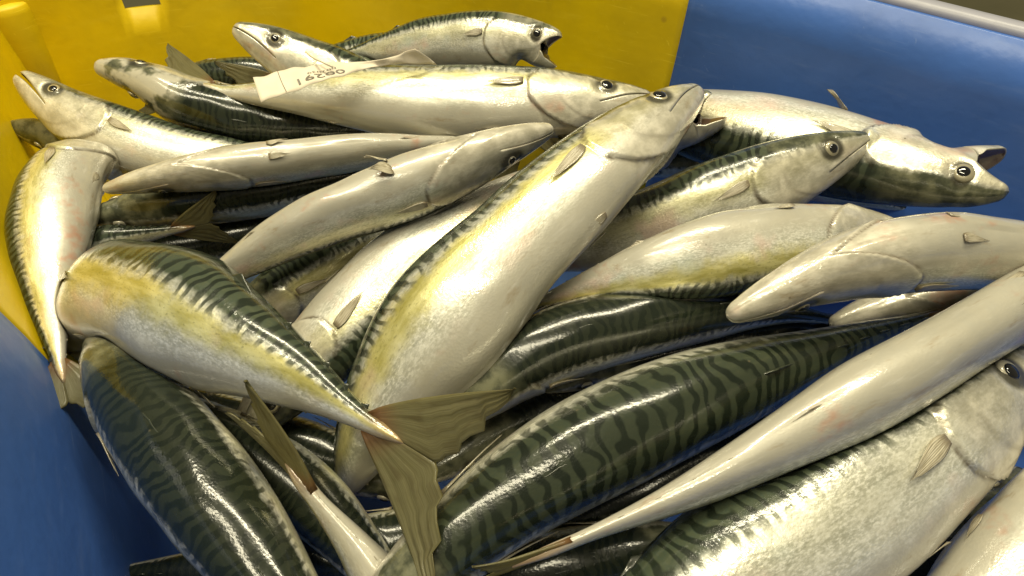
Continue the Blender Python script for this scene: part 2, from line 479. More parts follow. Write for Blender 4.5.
def body_mesh(gape, rng):
    half = np.r_[np.linspace(0, 1, NA), ]
    V = []; U_ = []; VV = []; MO = []; GI = []; OR = []
    rings = []
    uc = UC if gape < 12 else .078
    kdent = rng.uniform(5, 9, 4); pdent = rng.uniform(0, 6.28, 4)
    ey, ez = surf(np.array([EYE_U]), np.array([EYE_V * math.pi]))
    for u in US:
        phm = math.pi * (.49 + .15 * min(u / UC, 1.0) ** 1.3)
        open_ = u < uc
        cols = {}
        ring = []
        for side in (1, -1):
            up = np.linspace(0, phm, NA)
            lo = np.linspace(phm, math.pi, NA)
            sidx = []
            for kind, arr in (('u', up), ('l', lo)):
                ph = arr; v = ph / math.pi
                ge = gill_edge(v)
                dlt = ge - u
                k = sstep(.20, .32, v)
                bul = 1 + k * np.where(dlt > 0, .072 * np.exp(-dlt / .035), -.012 * np.exp(dlt / .02))
                pre = (gill_edge(v) - .055) - u
                bul += k * .012 * np.where(pre > 0, np.exp(-pre / .02), 0)
                bul += .024 * np.sin(kdent[0] * u * 2 + pdent[0] + 2 * v * side) * np.sin(kdent[1] * v + pdent[1])
                bul += .011 * np.sin(kdent[2] * u * 6 + pdent[2] + side) * np.sin(kdent[3] * v * 2 + pdent[3])
                yy, zz = surf(np.full_like(ph, u), ph)
                # orbit
                de = np.sqrt((u - EYE_U) ** 2 + (yy - ey[0]) ** 2)
                if u < .2:
                    side_ok = (v > .12)
                    bul = bul - .05 * np.exp(-((de - .021) / .006) ** 2) * side_ok
                    orb = np.where(side_ok, 1 - sstep(.018, .027, de), 0)
                else:
                    orb = np.zeros_like(ph)
                # jaw-bone plate (maxilla)
                if u < UC * 1.15 and kind == 'u':
                    bul = bul + .03 * np.exp(-((ph - phm) / .25) ** 2) * sstep(UC * 1.15, UC * .8, u)
                gl = np.exp(-((dlt + .003) / .0042) ** 2) * sstep(.24, .34, v) + .35 * np.exp(-((pre) / .004) ** 2) * sstep(.4, .5, v)
                if kind == 'u' and u < UC:
                    gl = np.maximum(gl, np.exp(-((ph - phm) / .10) ** 2) * .55 * sstep(UC, UC * .7, u))
                for j in range(NA):
                    if side == -1 and ((kind == 'u' and j == 0) or (kind == 'l' and j == NA - 1)):
                        sidx.append(ring[0][0] if kind == 'u' else ring[0][-1]); continue
                    if kind == 'l' and j == 0 and not open_:
                        sidx.append(sidx[NA - 1 + 0] if len(sidx) == NA + 2 * KI else sidx[NA - 1]); continue
                    V.append((u, yy[j] * bul[j], side * zz[j] * bul[j])); U_.append(u); VV.append(v[j])
                    MO.append(0.0); GI.append(min(1, gl[j])); OR.append(orb[j]); sidx.append(len(V) - 1)
                if kind == 'u':
                    if open_:
                        yl, zl = yy[-1] * bul[-1], zz[-1] * bul[-1]
                        hh = hermite(PU, TOP, np.array([u]))[0]
                        deep = .5 * (1 - (u / UC) ** 3)
                        for (fz, fy) in ((.86, .05), (.5, .45 * deep + .05), (0, .6 * deep + .05), (0, -.5 * deep - .02), (.5, -.35 * deep - .02), (.86, -.02)):
                            V.append((u + .004, yl + hh * fy, side * zl * fz)); U_.append(u); VV.append(.5)
                            MO.append(1.0); GI.append(0); OR.append(0); sidx.append(len(V) - 1)
                    else:
                        sidx += [sidx[NA - 1]] * (2 * KI)
            ring.append(sidx)
        rings.append(ring)
    V = np.array(V); U_ = np.array(U_); VV = np.array(VV); MO = np.array(MO)
    # which points belong to the lower jaw
    low = np.zeros(len(V), bool); pw = np.zeros(len(V))
    for r, u in zip(rings, US):
        for s_ in r:
            for q in s_[NA + KI:]:
                low[q] = True
            if u >= uc:
                low[s_[NA - 1]] = False
    # let the jaws part
    if gape >= 12:
        V[:, 0] = np.where(V[:, 0] < .085, .085 - (.085 - V[:, 0]) * .68, V[:, 0])
    g = math.radians(gape); hx, hy = UC * 1.02, -.012
    phm = .64
    lowamt = np.where(low, sstep(UC + .075, UC * .93, U_), 0.0)
    lowamt = np.where((U_ >= uc), lowamt * sstep(phm - .06, phm + .22, VV), lowamt)
    lipside = np.where((U_ >= uc * .6) & (U_ < uc) & low, 1 - .45 * sstep(uc * .6, uc, U_) * (1 - sstep(phm - .06, phm + .2, VV)), 1.0) if gape >= 12 else 1.0
    lowamt = lowamt * lipside
    upamt = np.where(~low & (U_ < UC * 1.1), -.22 * sstep(UC * 1.1, UC * .4, U_), 0.0)
    ang = g * (lowamt + upamt) + math.radians(1.2) * np.where(low & (U_ < uc), 1, 0)
    dx, dy = V[:, 0] - hx, V[:, 1] - hy
    ca, sa = np.cos(ang), np.sin(ang)
    V[:, 0] = hx + dx * ca - dy * sa
    V[:, 1] = hy + dx * sa + dy * ca
    Fc = []
    def quad(a_, b_, c_, d_, flip):
        f_ = []
        for q in (a_, b_, c_, d_):
            if q not in f_:
                f_.append(q)
        if len(f_) >= 3:
            Fc.append(tuple(f_[::-1] if flip else f_))
    nper = len(rings[0][0])
    for i in range(len(rings) - 1):
        for s_ in (0, 1):
            A, B = rings[i][s_], rings[i + 1][s_]
            for j in range(nper - 1):
                if j == NA + KI - 1 and US[i + 1] < uc:
                    continue      # open between palate and floor of the mouth
                quad(A[j], A[j + 1], B[j + 1], B[j], s_ == 1)
        if US[i] < uc <= US[i + 1]:
            a0, a1 = rings[i][0], rings[i][1]; b0, b1 = rings[i + 1][0][NA], rings[i + 1][1][NA]
            Fc.append((a0[NA + KI - 1], b0, b1)); Fc.append((a0[NA + KI], b1, b0))
    # snout tips and tail end caps
    r0 = rings[0]
    Fc.append(tuple(r0[0][:NA + KI] + r0[1][1:NA + KI][::-1]))
    Fc.append(tuple(r0[0][NA + KI:] + r0[1][NA + KI:-1][::-1]))
    rl = rings[-1]
    l0 = list(dict.fromkeys(rl[0])); l1 = list(dict.fromkeys(rl[1]))
    Fc.append(tuple(l0 + l1[1:-1][::-1]))
    return V, Fc, dict(rest=np.stack([U_, V[:, 1], V[:, 2]], 1), girth_angle=VV, mouth=MO, gill=np.array(GI), orbit=np.array(OR))

def sheet(grid, thick):
    """closed thin solid from an (n, m, 3) grid, thickness along z in rest space, thinner to the tip"""
    n, m_, _ = grid.shape
    nv = n * m_
    tt = (np.linspace(1, .3, m_) + 1.6 * np.exp(-np.linspace(0, 9, m_)))[None, :, None] * np.array([0, 0, thick])[None, None]
    rip = (.18 * thick * np.sin(np.arange(n) * 2.1))[:, None, None] * np.array([0, 0, 1.])
    A = (grid + tt + rip).reshape(-1, 3); B = (grid - tt + rip).reshape(-1, 3)
    F_ = []
    for i in range(n - 1):
        for j in range(m_ - 1):
            q = (i*m_ + j, i*m_ + j + 1, (i+1)*m_ + j + 1, (i+1)*m_ + j)
            F_.append(q); F_.append(tuple(x + nv for x in q[::-1]))
    bd = [(0, j) for j in range(m_)] + [(i, m_ - 1) for i in range(1, n)] + [(n - 1, j) for j in range(m_ - 2, -1, -1)] + [(i, 0) for i in range(n - 2, 0, -1)]
    ids = [i*m_ + j for i, j in bd]
    for k in range(len(ids)):
        a_, b_ = ids[k], ids[(k + 1) % len(ids)]
        F_.append((b_, a_, a_ + nv, b_ + nv))
    uv = np.stack(np.meshgrid(np.linspace(0, 1, n), np.linspace(0, 1, m_), indexing='ij') + [np.zeros((n, m_))], 2).reshape(-1, 3)
    return np.r_[A, B], F_, np.r_[uv, uv]

def fin_part(name, grid, thick, bend, root, seed, base, mat=None):
    V, F_, uv = sheet(grid, thick)
    W_ = bend(V) - base
    o = mesh_obj(name, W_, F_, mat or MAT_FIN, root, attrs=dict(fin_uv=uv))
    o["seed"] = seed
    return o

def lobe_grid(sgn, sc, spread, curl, n=15, m_=16):
    a = np.linspace(0, 1, n)[:, None]; b = np.linspace(0, 1, m_)[None]
    lead = np.stack([.935 + (.04 + sc * .135) * b + 0 * a, (.0125 + sc * spread * (b ** .85)) * np.ones_like(a)], 2)
    tipx, tipy = .975 + sc * .135, .0125 + sc * spread
    inx = np.where(b < .35, .955 + (.045 + sc * .046) * (b / .35), 1.0 + sc * .046 + (tipx - 1.0 - sc * .046) * ((b - .35) / .65))
    iny = np.where(b < .35, 0.0, tipy * ((np.maximum(b, .35) - .35) / .65) ** 1.25)
    inx = inx - np.where(b > .3, .0028 * sc * (np.sin(b * 57) + np.sin(b * 31 + 1)), 0)
    inn = np.stack([inx * np.ones_like(a), iny * np.ones_like(a)], 2)
    g = lead * (1 - a[..., None]) + inn * a[..., None]
    z = curl * (b ** 2) * .05 * sc + .0018 * np.sin(a * 26) * b
    return np.concatenate([np.stack([g[..., 0], sgn * g[..., 1]], 2), (z * np.ones_like(a))[..., None]], 2)

def ridge_fin(u0, u1, h, sweep, sgn, n=13, m_=6, lean=0.0, shape=1.4):
    a = np.linspace(0, 1, n)[:, None]; b = np.linspace(0, 1, m_)[None]
    u = u0 + (u1 - u0) * a
    base = (hermite(PU, TOP, u.ravel()) if sgn > 0 else hermite(PU, BOT, u.ravel()))[:, None] - .003
    hh = h * (1 - a) ** shape * np.minimum(1, .25 + a * 9)
    x_ = u + sweep * hh * b + 0 * b
    return np.stack([x_, sgn * (base + hh * b), lean * hh * b + .0004 * np.sin(a * 30) * b], 2)

def side_fin(u, v, side, length, width, droop, off, n=9, m_=9, lift=0.0):
    """a paddle folded back along the flank from a short base"""
    a = np.linspace(-1, 1, n)[:, None]; b = np.linspace(0, 1, m_)[None]
    y0, z0 = surf(np.array([u]), np.array([v * math.pi]))
    w_ = width * (.45 + .55 * np.sin(np.clip(b * 4.0, 0, math.pi / 2))) * (1.02 - b) ** .6
    x_ = u + length * b - .012 * np.abs(a) * b
    y_ = y0[0] + a * w_ - droop * length * b
    vv_ = np.clip(np.arccos(np.clip(y_ / .088, -1, 1)), .05, 3.1)
    _, zs = surf(np.clip(x_, 0, 1).ravel(), vv_.ravel())
    zs = zs.reshape(x_.shape)
    z_ = zs + .0016 + off * b ** 1.5
    y_ = y_ - lift * b
    return np.stack([x_ + 0 * y_, y_ + 0 * x_, side * (z_ + 0 * x_)], 2)

def dome(c, nrm_, xa, r, h, r_in=0.0, nr=7, ns=28):
    """domed disc in world space"""
    ya = np.cross(nrm_, xa)
    V = []; F_ = []
    for i in range(nr):
        q = i / (nr - 1); rr = r * (1 - q) + 1e-5; hh = h * math.sqrt(max(0, 1 - (rr / r) ** 2)) - h * .2
        for k in range(ns):
            t = 2 * math.pi * k / ns
            V.append(c + xa * (rr * math.cos(t)) + ya * (rr * math.sin(t)) + nrm_ * hh)
    for i in range(nr - 1):
        for k in range(ns):
            F_.append((i*ns + k, i*ns + (k+1) % ns, (i+1)*ns + (k+1) % ns, (i+1)*ns + k))
    F_.append(tuple((nr-1)*ns + k for k in range(ns)))
    F_.append(tuple(range(ns))[::-1])
    return V, F_

def press(W, me_, layer_of):
    """soft bodies: flatten the skin where a neighbouring fish leans on it"""
    me_i = BENDS.index(me_); out = W.copy()
    lo, hi = W.min(0), W.max(0)
    for j, b in enumerate(BENDS):
        if j == me_i or (b.lo > hi).any() or (b.hi < lo).any():
            continue
        m_ = ((W > b.lo) & (W < b.hi)).all(1)
        if not m_.any():
            continue
        ii = np.nonzero(m_)[0]; p = W[ii]
        st = slice(4, 236, 4); C, T, D, S, hd, hw = b.C[st], b.T[st], b.D[st], b.S[st], b.hd[st], b.hw[st]
        d2 = ((p[:, None] - C[None]) ** 2).sum(2); k = d2.argmin(1)
        d = p - C[k]; tt = (d * T[k]).sum(1)
        a_ = (d * D[k]).sum(1) / hd[k]; b_ = (d * S[k]).sum(1) / hw[k]
        rho = np.sqrt(a_ ** 2 + b_ ** 2) + 1e-6
        ok = (np.abs(tt) < .008)
        tgt = np.where(rho < 1.08, rho + (1.08 - rho) * (.72 if layer_of[me_i] < layer_of[j] else .42), rho)
        w = ok * sstep(.30, .55, rho)
        mv = (D[k] * (a_ * hd[k])[:, None] + S[k] * (b_ * hw[k])[:, None]) * ((tgt / rho - 1) * w)[:, None]
        ln = np.linalg.norm(mv, axis=1)
        mv *= np.minimum(1, .012 / (ln + 1e-9))[:, None]
        out[ii] += mv
    return out

def build_mackerel(idx, label, P, nodes, dors, L, G):
    rng = np.random.default_rng(100 + idx)
    seed = float(idx) * .731 + .13
    bend = BENDS[idx]
    base = bend.C[120].copy(); base[2] -= .05
    root = empty("mackerel", base)
    root["label"] = label; root["category"] = "fish"; root["group"] = "mackerel heaped in the tub"
    V, Fc, at = body_mesh(P.get("mouth", 0.0), rng)
    body = mesh_obj("body", press(bend(V), bend, LAYERS) - base, Fc, MAT_SKIN, root, attrs=at)
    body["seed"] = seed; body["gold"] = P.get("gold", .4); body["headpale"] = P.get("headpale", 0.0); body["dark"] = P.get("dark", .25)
    # eyes
    for side in (1, -1):
        u0, p0 = EYE_U, EYE_V * math.pi
        pts = []
        for (uu, pp) in ((u0, p0), (u0 + .01, p0), (u0, p0 + .2)):
            y_, z_ = surf(np.array([uu]), np.array([pp])); pts.append((uu, y_[0], side * z_[0]))
        w = bend(pts); e1 = w[1] - w[0]; e2 = w[2] - w[0]
        nn = np.cross(e1, e2) * -side; nn /= np.linalg.norm(nn)
        cdir = bend([(u0, 0, 0)])[0]
        if np.dot(nn, w[0] - cdir) < 0:
            nn = -nn
        xa = e1 - nn * np.dot(e1, nn); xa /= np.linalg.norm(xa)
        c0 = w[0] - base
        V_, F_ = dome(c0 - nn * .0035 * G, nn, xa, .0185 * G, .0075 * G)
        eye = mesh_obj("eye", V_, F_, MAT_IRISES[int(rng.integers(3))], root)
        pr = rng.uniform(.0105, .0138)
        V_, F_ = dome(c0 + nn * .0012 * G + xa * rng.uniform(-.0015, .0015) * G, nn, xa, pr * G, .0042 * G)
        mesh_obj("pupil", V_, F_, MAT_PUPIL, eye)
    # fins
    ts = P.get("tail", 1.0); curl = P.get("curl", rng.uniform(-.5, .5)); sp = P.get("spread", .095)
    up = lobe_grid(1, ts, P.get("spread_up", sp), curl); dn = lobe_grid(-1, ts, sp, curl)
    tailp = fin_part("tail_fin", up, .0022, bend, root, seed, base)
    fin_part("tail_lobe", dn, .0022, bend, tailp, seed, base)
    fin_part("dorsal_fin", ridge_fin(.33, .47, P.get("dorsal", .004), .9, 1), .0018, bend, root, seed, base, MAT_DARK_FIN)
    fin_part("dorsal_fin", ridge_fin(.62, .69, .010, 1.5, 1), .0018, bend, root, seed, base, MAT_DARK_FIN)
    fin_part("anal_fin", ridge_fin(.64, .70, .008, 1.6, -1), .0014, bend, root, seed, base, MAT_PALE_FIN)
    for k in range(5):
        u_ = .745 + .042 * k
        for sgn in (1, -1):
            fin_part("finlet", ridge_fin(u_, u_ + .020, .012 if sgn > 0 else .006, 1.5, sgn, n=5, m_=4), .0014, bend, root, seed, base, MAT_DARK_FIN if sgn > 0 else MAT_PALE_FIN)
    for side in (1, -1):
        fin_part("pectoral_fin", side_fin(.252, .45, side, .085, .0125, P.get("droop", .1), P.get("flare", .005)), .0012, bend, root, seed, base, MAT_PALE_FIN)
        fin_part("pelvic_fin", side_fin(.30, .92, side, .055, .0045 + .12 * P.get("pel", 0) , .0, .002, lift=P.get("pel", 0)), .0012, bend, root, seed, base, MAT_PALE_FIN)
    return root

FISH = [
('silver mackerel with parted jaws poking into the left corner of the tub', {'mouth': 4, 'hs': 1.25, 'g': 0.92, 'len': 0.31, 'headpale': 0.3, 'layer': 6}, [[-0.3997, 0.478, 0.0573], [-0.3801, 0.4678, 0.046], [-0.3595, 0.4586, 0.0357], [-0.3375, 0.4509, 0.0272], [-0.3144, 0.4449, 0.0203], [-0.2906, 0.4406, 0.0149], [-0.2663, 0.4383, 0.0104], [-0.2418, 0.4385, 0.0064], [-0.2173, 0.4405, 0.0032], [-0.1928, 0.4433, -0.0001], [-0.1685, 0.4462, -0.0041], [-0.1443, 0.4497, -0.0085], [-0.1202, 0.4534, -0.013]], [-0.0335, 0.869, 0.4937], 0.2979, 0.2852),
('dark-backed mackerel with the top of its head raised against the yellow end wall', {'hs': 1.35, 'g': 1.02, 'dark': 0.85, 'headpale': 0.85, 'layer': 5}, [[-0.3463, 0.4931, 0.059], [-0.323, 0.4928, 0.0534], [-0.3005, 0.4903, 0.0453], [-0.2792, 0.4859, 0.0351], [-0.2567, 0.4845, 0.027], [-0.2335, 0.4849, 0.0205], [-0.2101, 0.4865, 0.0154], [-0.1865, 0.4896, 0.0121], [-0.163, 0.4934, 0.0092], [-0.1395, 0.4976, 0.0062], [-0.1161, 0.5026, 0.0037], [-0.093, 0.5091, 0.0029], [-0.0701, 0.5164, 0.0027]], [0.0089, -0.8723, 0.4888], 0.2884, 0.3076),
('silver mackerel with pointed snout up and the paper tag across its body', {'mouth': 0, 'hs': 1.3, 'g': 1.0, 'layer': 4}, [[-0.237, 0.5226, 0.0827], [-0.216, 0.5217, 0.0716], [-0.1952, 0.5209, 0.0602], [-0.1744, 0.5206, 0.0487], [-0.153, 0.5216, 0.0386], [-0.1312, 0.5236, 0.0292], [-0.1096, 0.526, 0.0198], [-0.0879, 0.5288, 0.0105], [-0.0659, 0.5327, 0.0023], [-0.0437, 0.5379, -0.0043], [-0.0216, 0.5439, -0.0104], [0.0003, 0.5507, -0.0167], [0.022, 0.5582, -0.023]], [0.2643, 0.6258, 0.7338], 0.2851, 0.2927),
('long bright silver mackerel lying crosswise just below the paper tag', {'gold': 0.7, 'layer': 6.5}, [[0.1081, 0.4833, 0.053], [0.0767, 0.4792, 0.0511], [0.045, 0.4766, 0.05], [0.0133, 0.4747, 0.0494], [-0.0184, 0.4732, 0.0487], [-0.0501, 0.4722, 0.0483], [-0.0819, 0.4723, 0.0487], [-0.1136, 0.4733, 0.0494], [-0.1454, 0.4743, 0.0496], [-0.1771, 0.4756, 0.0494], [-0.2088, 0.4775, 0.0479], [-0.2403, 0.4811, 0.0471], [-0.2714, 0.4873, 0.049]], [-0.0333, 0.8786, 0.4763], 0.3812, 0.36),
('rearmost mackerel with its mouth gaping wide against the yellow wall', {'mouth': 42, 'keep': 1, 'g': 0.95, 'hs': 1.3, 'headpale': 0.3, 'layer': 5}, [[0.0417, 0.514, 0.0837], [0.0243, 0.5198, 0.0805], [0.0066, 0.5251, 0.0779], [-0.0114, 0.5296, 0.0761], [-0.0295, 0.5336, 0.0746], [-0.0478, 0.5367, 0.0724], [-0.0661, 0.5388, 0.0694], [-0.0844, 0.5402, 0.0661], [-0.1026, 0.5413, 0.0625], [-0.1209, 0.5421, 0.0586], [-0.139, 0.543, 0.0545], [-0.1573, 0.5439, 0.0507], [-0.1755, 0.5447, 0.0468]], [-0.0342, 0.5312, 0.8466], 0.2238, 0.2565),
('olive striped mackerel wedged between the gaping one and the paper tag', {'dark': 0.0, 'hs': 1.2, 'layer': 4.2}, [[0.0237, 0.5361, 0.0243], [0.0025, 0.5409, 0.0288], [-0.0186, 0.5456, 0.0335], [-0.04, 0.5498, 0.0377], [-0.0616, 0.5534, 0.0413], [-0.0835, 0.5561, 0.0439], [-0.1056, 0.5574, 0.0451], [-0.1277, 0.5572, 0.045], [-0.1498, 0.5555, 0.0436], [-0.1715, 0.5523, 0.0406], [-0.1926, 0.548, 0.0353], [-0.2137, 0.5435, 0.0299], [-0.2347, 0.539, 0.0246]], [-0.0329, 0.4152, 0.9091], 0.2662, 0.275),
('slim cream belly-up mackerel with its closed jaw pointing at the left wall', {'g': 0.62, 'hs': 1.3, 'len': 0.3, 'pel': 0.012, 'layer': 7}, [[-0.2769, 0.3483, 0.0418], [-0.2537, 0.3566, 0.0438], [-0.2305, 0.3648, 0.0444], [-0.2072, 0.3729, 0.044], [-0.184, 0.3814, 0.0434], [-0.161, 0.3902, 0.0423], [-0.1381, 0.3994, 0.0411], [-0.1155, 0.4091, 0.0395], [-0.093, 0.4191, 0.0375], [-0.0707, 0.4292, 0.0348], [-0.0488, 0.4401, 0.0317], [-0.0272, 0.4515, 0.0282], [-0.0057, 0.4631, 0.0246]], [0.011, 0.4629, -0.8863], 0.2961, 0.186),
('dark mackerel back directly under the slim cream belly-up fish', {'dark': 0.93, 'layer': 4}, [[-0.311, 0.3553, 0.0076], [-0.2894, 0.3622, 0.0094], [-0.2679, 0.3693, 0.0109], [-0.2463, 0.3765, 0.0117], [-0.2247, 0.3838, 0.0119], [-0.2033, 0.3915, 0.0119], [-0.182, 0.3994, 0.0114], [-0.1608, 0.4078, 0.0108], [-0.1398, 0.4166, 0.01], [-0.119, 0.4257, 0.0091], [-0.0982, 0.4348, 0.0075], [-0.0775, 0.444, 0.0053], [-0.0568, 0.4532, 0.003]], [-0.0052, -0.6084, 0.7936], 0.2732, 0.275),
('mackerel whose thin pale tail lies over a dark back at left', {'ext': 'head', 'tail': 0.8, 'layer': 4.6}, [[-0.3823, 0.2755, -0.13], [-0.3646, 0.2793, -0.1208], [-0.349, 0.2838, -0.1095], [-0.3409, 0.2915, -0.0926], [-0.3341, 0.2993, -0.0751], [-0.3272, 0.3069, -0.0576], [-0.3207, 0.3144, -0.04], [-0.3123, 0.3225, -0.0233], [-0.3018, 0.3312, -0.0084], [-0.2871, 0.3396, 0.0025], [-0.2677, 0.3448, 0.0051], [-0.2481, 0.3499, 0.0064], [-0.2286, 0.3552, 0.0077]], [0.0814, 0.0612, 0.9948], 0.2435, 0.275),
('dark mackerel back in the shadow above the yellow-flanked fish', {'dark': 0.95, 'layer': 3.5}, [[-0.3544, 0.3214, -0.0611], [-0.3356, 0.3327, -0.0528], [-0.3163, 0.3435, -0.0451], [-0.2958, 0.3531, -0.039], [-0.2746, 0.3621, -0.0344], [-0.2531, 0.371, -0.0316], [-0.2316, 0.3801, -0.0296], [-0.2105, 0.3901, -0.0277], [-0.1896, 0.4008, -0.0262], [-0.169, 0.4119, -0.0254], [-0.1487, 0.4236, -0.0252], [-0.1286, 0.4357, -0.0253], [-0.1086, 0.448, -0.0257]], [-0.0068, -0.5692, 0.8222], 0.2814, 0.275),
('pale belly-up mackerel with dark-edged snout touching the bright central fish', {'g': 0.74, 'hs': 1.4, 'len': 0.3, 'pel': 0.035, 'layer': 8}, [[0.0245, 0.3952, 0.0724], [0.003, 0.3834, 0.0696], [-0.0182, 0.3715, 0.0656], [-0.0392, 0.3595, 0.0608], [-0.0607, 0.3481, 0.0565], [-0.0825, 0.3375, 0.0523], [-0.1047, 0.3276, 0.0483], [-0.1268, 0.3178, 0.0432], [-0.1482, 0.3077, 0.0364], [-0.169, 0.2974, 0.0279], [-0.1893, 0.2874, 0.0181], [-0.2097, 0.2779, 0.0082], [-0.2303, 0.2687, -0.0019]], [0.2835, 0.0974, -0.954], 0.2959, 0.222),
('gold-flanked mackerel showing only a narrow strip left of centre', {'gold': 0.8, 'layer': 5}, [[-0.2064, 0.2777, -0.0367], [-0.1895, 0.2887, -0.0285], [-0.1727, 0.3002, -0.0211], [-0.156, 0.3125, -0.0146], [-0.1392, 0.3252, -0.0089], [-0.1219, 0.3378, -0.005], [-0.1044, 0.3504, -0.0026], [-0.0873, 0.3637, -0.0012], [-0.0707, 0.3777, -0.001], [-0.0545, 0.3923, -0.0018], [-0.039, 0.4074, -0.0036], [-0.024, 0.4229, -0.0062], [-0.0092, 0.4386, -0.009]], [-0.5614, 0.0483, 0.8261], 0.2609, 0.275),
('pink-silver mackerel with dark green back tucked against the bright central fish', {'gold': 0.5, 'g': 0.92, 'layer': 6}, [[-0.1678, 0.2152, -0.0466], [-0.1498, 0.231, -0.0331], [-0.1319, 0.248, -0.021], [-0.114, 0.2661, -0.0104], [-0.0961, 0.2847, -0.001], [-0.0781, 0.3038, 0.0074], [-0.0598, 0.3232, 0.0143], [-0.041, 0.3427, 0.0192], [-0.022, 0.3623, 0.0224], [-0.0039, 0.383, 0.0246], [0.0134, 0.4043, 0.0254], [0.0303, 0.4261, 0.0251], [0.0467, 0.4481, 0.0238]], [0.7015, -0.6577, -0.2743], 0.3303, 0.3312),
('large bright central mackerel lying diagonally on top, head up by the seam', {'gold': 1.0, 'len': 0.4, 'fat': 0.4, 'layer': 10}, [[0.1241, 0.4153, 0.0948], [0.1, 0.3904, 0.0913], [0.0757, 0.3659, 0.0859], [0.0515, 0.342, 0.0782], [0.0279, 0.3181, 0.0686], [0.0045, 0.2952, 0.0568], [-0.0185, 0.273, 0.0427], [-0.0401, 0.251, 0.0263], [-0.0599, 0.2291, 0.0078], [-0.0774, 0.2093, -0.0149], [-0.0911, 0.2014, -0.0457], [-0.102, 0.2004, -0.0788], [-0.1128, 0.203, -0.1119]], [-0.7512, 0.6408, 0.1584], 0.4187, 0.36),
('thick yellow-lit mackerel at left with its forked tail spread at centre', {'tail': 1.12, 'gold': 1.0, 'fat': 0.3, 'curl': 0.8, 'spread': 0.11, 'layer': 11}, [[-0.3005, 0.2904, -0.0851], [-0.2929, 0.2911, -0.0562], [-0.2827, 0.2903, -0.0282], [-0.2675, 0.2858, -0.003], [-0.2472, 0.2776, 0.0172], [-0.2228, 0.2653, 0.0291], [-0.1976, 0.2511, 0.0364], [-0.1726, 0.2357, 0.0418], [-0.1475, 0.2196, 0.045], [-0.122, 0.2043, 0.047], [-0.0965, 0.1888, 0.048], [-0.0713, 0.1726, 0.0481], [-0.0456, 0.1574, 0.0489]], [0.4939, 0.4811, 0.7243], 0.3586, 0.36),
('mackerel bent head-down along the yellow left wall', {'g': 1.05, 'gold': 0.9, 'layer': 8.5}, [[-0.3209, 0.4333, -0.0083], [-0.3235, 0.4224, 0.009], [-0.3258, 0.4091, 0.0242], [-0.3254, 0.3895, 0.0299], [-0.3223, 0.3692, 0.0302], [-0.3171, 0.3494, 0.028], [-0.3106, 0.3302, 0.0244], [-0.3036, 0.3113, 0.0206], [-0.2959, 0.2927, 0.0163], [-0.2874, 0.2746, 0.0115], [-0.2782, 0.2569, 0.0064], [-0.2683, 0.2397, 0.0009], [-0.2581, 0.2228, -0.0048]], [-0.9728, -0.1884, 0.1347], 0.2468, 0.2887),
('dark striped mackerel against the blue wall in the lower left', {'len': 0.35, 'g': 0.98, 'dark': 0.92, 'gold': 0.3, 'layer': 7}, [[-0.2578, 0.2614, -0.0086], [-0.2388, 0.2414, -0.0006], [-0.2195, 0.2214, 0.0065], [-0.1991, 0.2015, 0.0104], [-0.178, 0.1821, 0.0117], [-0.1569, 0.1626, 0.0119], [-0.1358, 0.1431, 0.0112], [-0.115, 0.1235, 0.0091], [-0.0944, 0.1037, 0.0059], [-0.0737, 0.0842, 0.0019], [-0.0529, 0.0649, -0.0026], [-0.0321, 0.0457, -0.0073], [-0.0113, 0.0265, -0.0122]], [0.358, -0.4507, 0.8177], 0.3447, 0.343),
('mackerel coming up from the bottom edge with one olive tail lobe upright', {'tail': 0.95, 'ext': 'head', 'len': 0.33, 'gold': 0.8, 'g': 1.1, 'spread_up': 0.0, 'layer': 6.6}, [[0.0585, -0.0515, -0.13], [0.0455, -0.0318, -0.1191], [0.0328, -0.0125, -0.1075], [0.021, 0.0069, -0.0949], [0.0092, 0.0263, -0.0823], [-0.0026, 0.0455, -0.0695], [-0.0142, 0.0647, -0.0565], [-0.0256, 0.084, -0.0435], [-0.039, 0.1019, -0.0303], [-0.055, 0.1176, -0.0173], [-0.0715, 0.1329, -0.0045], [-0.089, 0.1473, 0.0083], [-0.106, 0.1619, 0.0212]], [-0.5489, 0.2177, -0.807], 0.3112, 0.363),
('dark mackerel in shadow beneath the forked tail at left', {'dark': 0.95, 'layer': 4}, [[-0.2269, 0.2391, -0.0363], [-0.2078, 0.2272, -0.0327], [-0.1887, 0.2153, -0.0293], [-0.169, 0.204, -0.0276], [-0.1486, 0.1938, -0.0278], [-0.1282, 0.1837, -0.029], [-0.109, 0.1716, -0.0312], [-0.0911, 0.158, -0.0346], [-0.0739, 0.1439, -0.0395], [-0.0575, 0.1295, -0.0461], [-0.0413, 0.1158, -0.0544], [-0.0252, 0.1025, -0.0636], [-0.0092, 0.0893, -0.0731]], [0.1954, -0.4479, 0.8725], 0.2735, 0.275),
('blackish mackerel with two bright highlight lines below the central fish', {'dark': 0.96, 'layer': 5.5}, [[-0.0549, 0.197, -0.0214], [-0.0354, 0.2124, -0.0123], [-0.0152, 0.2274, -0.0039], [0.0056, 0.2418, 0.0039], [0.0286, 0.2537, 0.0093], [0.0535, 0.2624, 0.0119], [0.0788, 0.2699, 0.0134], [0.1045, 0.2766, 0.0135], [0.1301, 0.2828, 0.0116], [0.1556, 0.2888, 0.0076], [0.1809, 0.2941, 0.0017], [0.2059, 0.2986, -0.0059], [0.2308, 0.303, -0.0136]], [-0.0105, -0.4769, 0.8789], 0.3179, 0.3198),
